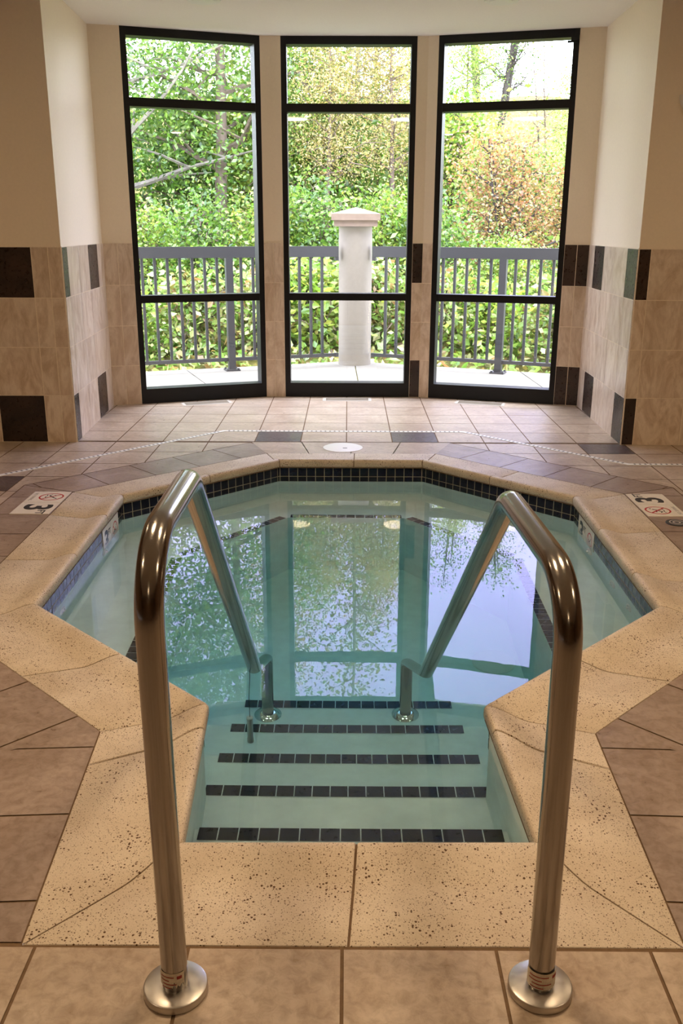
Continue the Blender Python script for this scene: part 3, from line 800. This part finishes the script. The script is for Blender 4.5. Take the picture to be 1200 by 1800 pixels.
# ------------------------------------------------------------------ outdoors: bank, trees, shrubs
def ground_z(x, y):
    if y < 9.3: return -.6
    z = -.75+(y-9.3)*.20+.22*math.sin(x*.7+1.3)*min(1, (y-9.3)/6)
    return z
mb = MB(); NX, NY = 40, 34
vs = []
for j in range(NY+1):
    for i in range(NX+1):
        x = -20+40*i/NX; y = 8.2+42*(j/NY)**1.5; vs.append((x, y, ground_z(x, y)))
mb.mesh(vs, [(j*(NX+1)+i, j*(NX+1)+i+1, (j+1)*(NX+1)+i+1, (j+1)*(NX+1)+i) for j in range(NY) for i in range(NX)])
gr = mb.build('ground', M['soil'], None, 60); struct(gr)

def leaf_quads(pts, size, rnd, flat=0.0):
    vs, fs = [], []
    for p in pts:
        s = size*(.6+.8*rnd.random())
        a = Vector((rnd.gauss(0, 1), rnd.gauss(0, 1), rnd.gauss(0, 1)*.7-.25)).normalized()
        b = a.cross(Vector((rnd.gauss(0, 1), rnd.gauss(0, 1), rnd.gauss(0, 1)+flat))).normalized()
        c = a.cross(b); p = Vector(p); n0 = len(vs)
        vs += [p, p+a*s*.45+b*s*.30+c*s*.06, p+a*s, p+a*s*.45-b*s*.30+c*s*.06]; fs.append((n0, n0+1, n0+2, n0+3))
    return vs, fs
def grow(seed, height, r0, base, spread, nb, nleaf, lsize, scat, stems=1, up_bias=.5, lean=0.0, twist=.25):
    """a tree: trunk and boughs as one mesh, leaves scattered round the twigs"""
    rnd = random.Random(seed); wood = MB(); tips = []
    for sidx in range(stems):
        ang = rnd.random()*6.28; ln = (0 if stems == 1 else .16)+lean
        pts = []; k = 9; x = y = 0
        for i in range(k+1):
            t_ = i/k
            x += math.cos(ang)*ln*height/k+rnd.gauss(0, .015*height*twist); y += math.sin(ang)*ln*height/k+rnd.gauss(0, .015*height*twist)
            pts.append(Vector((x, y, height*t_)))
        wood.tube(pts, [max(.012, r0*(1-.9*i/k)) for i in range(k+1)], 8)
        for bI in range(nb):
            t_ = base+(1-base)*(bI+.5)/nb; i0 = min(k-1, int(t_*k)); p = pts[i0].lerp(pts[i0+1], t_*k-i0)
            az = bI*2.4+rnd.random(); ln2 = spread*(1.1-.75*(t_-base)/(1-base+.01))*(.7+.5*rnd.random())
            d = Vector((math.cos(az), math.sin(az), up_bias*(.3+rnd.random()))).normalized()
            bp = [p]; q = p.copy()
            for s in range(4):
                d = (d+Vector((rnd.gauss(0, .18), rnd.gauss(0, .18), rnd.gauss(0, .12)))).normalized(); q = q+d*ln2/4; bp.append(q.copy())
            rb = max(.012, r0*(1-t_)*.45+.01); wood.tube(bp, [rb*(1-.8*s/4) for s in range(5)], 5)
            tips += [bp[1].lerp(bp[2], .5), bp[2], bp[3], bp[4], bp[3].lerp(bp[4], .5)]
            for s in range(3):
                st = bp[1+s]; e = st+Vector((rnd.gauss(0, 1), rnd.gauss(0, 1), rnd.gauss(0, .6))).normalized()*ln2*.4
                wood.tube([st, st.lerp(e, .5)+Vector((0, 0, .03)), e], [rb*.5, rb*.35, .006], 4); tips += [e, st.lerp(e, .6)]
        tips.append(pts[-1])
    lp = []
    for i in range(nleaf):
        c = tips[rnd.randrange(len(tips))]; lp.append((c.x+rnd.gauss(0, scat), c.y+rnd.gauss(0, scat), c.z+rnd.gauss(0, scat*.75)))
    lv, lf = leaf_quads(lp, lsize, rnd)
    return wood, (lv, lf)
PROTO = {}
def tree(kind, args, bark, leaf, x, y, scale, rz, label, group, cat='tree', name='broadleaf_tree', sink=.1):
    root = empty(name, (x, y, ground_z(x, y)-sink), rz); root.scale = (scale,)*3
    tag(root, label, cat, group)
    if kind not in PROTO:
        wood, (lv, lf) = grow(*args)
        a = wood.build('trunk' if cat == 'tree' else 'stems', M[bark], root, 60)
        mb = MB(); mb.mesh(lv, lf); b = mb.build('foliage', M[leaf], root)
        PROTO[kind] = (a, b)
    else:
        for src in PROTO[kind]:
            c = src.copy(); COL.objects.link(c); c.parent = root
    return root
#           seed height r0   base spread nb nleaf lsize scat stems up
A = {
 'green':  (11, 9.0, .12, .16, 2.5, 26, 19000, .078, .42, 1, .5),
 'lime':   (12, 7.6, .11, .14, 2.1, 24, 15000, .078, .40, 1, .6),
 'gold':   (13, 9.5, .13, .28, 2.2, 24, 13000, .085, .42, 1, .6),
 'birch':  (14, 10.5, .06, .12, 1.3, 34, 4200, .095, .30, 1, .8, .005, .15),
 'multi':  (15, 9.0, .15, .42, 1.5, 13, 5200, .10, .40, 5, .9, -.02, .12),
 'thin':   (16, 8.0, .07, .30, 1.1, 18, 800, .11, .34, 2, .9),
 'rust':   (17, 2.2, .04, .08, .95, 14, 9500, .05, .27, 3, .5),
 'bush':   (18, 1.3, .02, .05, .75, 10, 4200, .062, .20, 3, .6),
 'low':    (19, .8, .012, .05, .55, 8, 1800, .085, .16, 3, .7),
}
tree('pale', A['green'], 'bark_pale', 'leaf_green', -3.75, 16.2, 1.0, .4, 'tall green tree with a pale trunk at the left edge of the left window', 'trees beyond the balcony')
tree('green', A['green'][:0]+(21,)+A['green'][1:], 'bark', 'leaf_green', -2.3, 17.0, 1.05, 2.1, 'tall bushy green tree filling the middle of the left window', 'trees beyond the balcony')
tree('green', None, None, None, -5.6, 19.5, 1.2, 4.0, 'tall green tree standing farther back at the far left of the woods', 'trees beyond the balcony')
tree('gold', A['gold'], 'bark', 'leaf_gold', -1.6, 21.5, .8, 1.0, 'tall golden tree showing in the upper right of the left window', 'trees beyond the balcony')
tree('lime', A['lime'], 'bark', 'leaf_lime', -.75, 17.8, .62, 0.3, 'light green tree left of the pillar in the middle window', 'trees beyond the balcony')
tree('gold', None, None, None,  .55, 19.6, .58, 2.9, 'tall golden yellow tree at the top of the middle window', 'trees beyond the balcony')
tree('birch', A['birch'], 'bark_pale', 'leaf_birch', .15, 18.6, 1.05, .7, 'slender pale birch with sparse leaves, standing behind the golden trees in line with the pillar', 'trees beyond the balcony')
tree('lime', None, None, None, 1.15, 18.8, .55, 3.3, 'light green tree right of the pillar in the middle window', 'trees beyond the balcony')
tree('multi', A['multi'], 'bark_dark', 'leaf_green', 3.25, 23.5, .62, 0.2, 'dark multi stemmed tree against the sky in the right window', 'trees beyond the balcony')
tree('thin', A['thin'], 'bark', 'leaf_gold', 4.95, 24.5, .5, 1.9, 'thin sparse golden tree at the upper right of the right window', 'trees beyond the balcony')
tree('lime2', (31,)+A['lime'][1:6]+(4200, .12, .4, 1, .6), 'bark', 'leaf_lime', 4.35, 19.5, .42, 5.1, 'yellow green small tree right of the rust coloured bushes', 'trees beyond the balcony')
tree('rust', A['rust'], 'bark_dark', 'leaf_rust', 2.55, 15.2, 1.05, 0, 'tall rust orange bush in the left half of the right window', 'rust coloured bushes', 'bush', 'rust_bush')
tree('rust', None, None, None, 3.75, 15.8, .85, 2.2, 'shorter rust orange bush in the right half of the right window', 'rust coloured bushes', 'bush', 'rust_bush')
tree('green', None, None, None, -8.2, 16.5, 1.0, 5.2, 'tall green tree left of the woods seen from the left window', 'trees beyond the balcony')
tree('lime', None, None, None, 7.6, 17.5, .9, 1.2, 'light green tree at the far right of the woods', 'trees beyond the balcony')
tree('lime', None, None, None, 2.45, 20.5, .50, 4.4, 'small light green tree behind the rust coloured bushes, left of the dark trunks', 'trees beyond the balcony')
tree('gold', None, None, None, -.35, 16.6, .43, 5.0, 'small golden tree above and left of the pillar in the middle window', 'trees beyond the balcony')
tree('gold', None, None, None, .75, 17.0, .45, .9, 'small golden tree above and right of the pillar in the middle window', 'trees beyond the balcony')
# shrubs in rows up the bank
def ordinal(i): return ['first', 'second', 'third', 'fourth', 'fifth', 'sixth', 'seventh', 'eighth', 'ninth', 'tenth', 'eleventh', 'twelfth'][i]
rnd = random.Random(77)
back = [(-5.0, 14.2), (-3.9, 13.9), (-2.9, 14.3), (-2.0, 13.8), (-1.15, 14.2), (-.35, 13.9), (.5, 14.2), (1.3, 13.8), (2.15, 13.6), (3.1, 13.9), (4.1, 13.8), (5.1, 14.2)]
for i, (x, y) in enumerate(back):
    tree('bushA' if i % 2 else 'bushB', (18+i,)+A['bush'][1:], 'bark', 'leaf_green' if i % 2 else 'leaf_lime', x, y, (1.0 if x < 1.7 else .62)+.25*rnd.random(), rnd.random()*6,
         'waist high green shrub of the upper bank row, %s from the left' % ordinal(i), 'upper row of shrubs on the bank', 'shrub', 'green_shrub', .05)
for i, (x, y, k) in enumerate([(-5.2, 18.2, 1.9), (-3.3, 18.6, 2.1), (-1.4, 18.9, 2.0), (-.2, 17.9, 1.8), (1.75, 18.2, 1.7), (3.2, 18.6, 1.2), (4.9, 18.0, 1.5)]):
    tree('bushA' if i % 2 else 'bushB', None, None, None, x, y, k, i*1.3, 'large rounded shrub among the tree trunks, %s from the left' % ordinal(i), 'large shrubs among the trees', 'shrub', 'tall_shrub', .05)
front = [(-3.6, 11.5), (-2.75, 11.7), (-1.95, 11.9), (-1.2, 12.0), (-.45, 12.1), (.35, 12.1), (1.1, 12.0), (1.85, 11.8), (2.65, 11.6), (3.5, 11.5)]
for i, (x, y) in enumerate(front):
    tree('low%d' % (i % 3), (40+i,)+A['low'][1:], 'bark', ['leaf_ivy', 'leaf_lime', 'leaf_ivy'][i % 3], x, y, 1.0+.2*rnd.random(), rnd.random()*6,
         'low leafy shrub just beyond the balcony railing, %s from the left' % ordinal(i), 'low shrubs beyond the railing', 'shrub', 'low_shrub', .03)
pts = []
for i in range(16000):
    x = rnd.uniform(-6, 6); y = 9.9+8*rnd.random()**1.6
    pts.append((x, y, ground_z(x, y)+abs(rnd.gauss(0, .12))+.02))
for i in range(26000):
    y = 13.5+18*rnd.random()**1.4; x = rnd.uniform(-.62, .62)*y
    pts.append((x, y, ground_z(x, y)+abs(rnd.gauss(0, .38))+.02))
lv, lf = leaf_quads(pts, .12, rnd, 1.0)
mb = MB(); mb.mesh(lv, lf); tag(mb.build('ground_cover', M['leaf_ivy']), 'dense leafy ground cover on the bank below the railing', 'ground cover', kind='stuff')
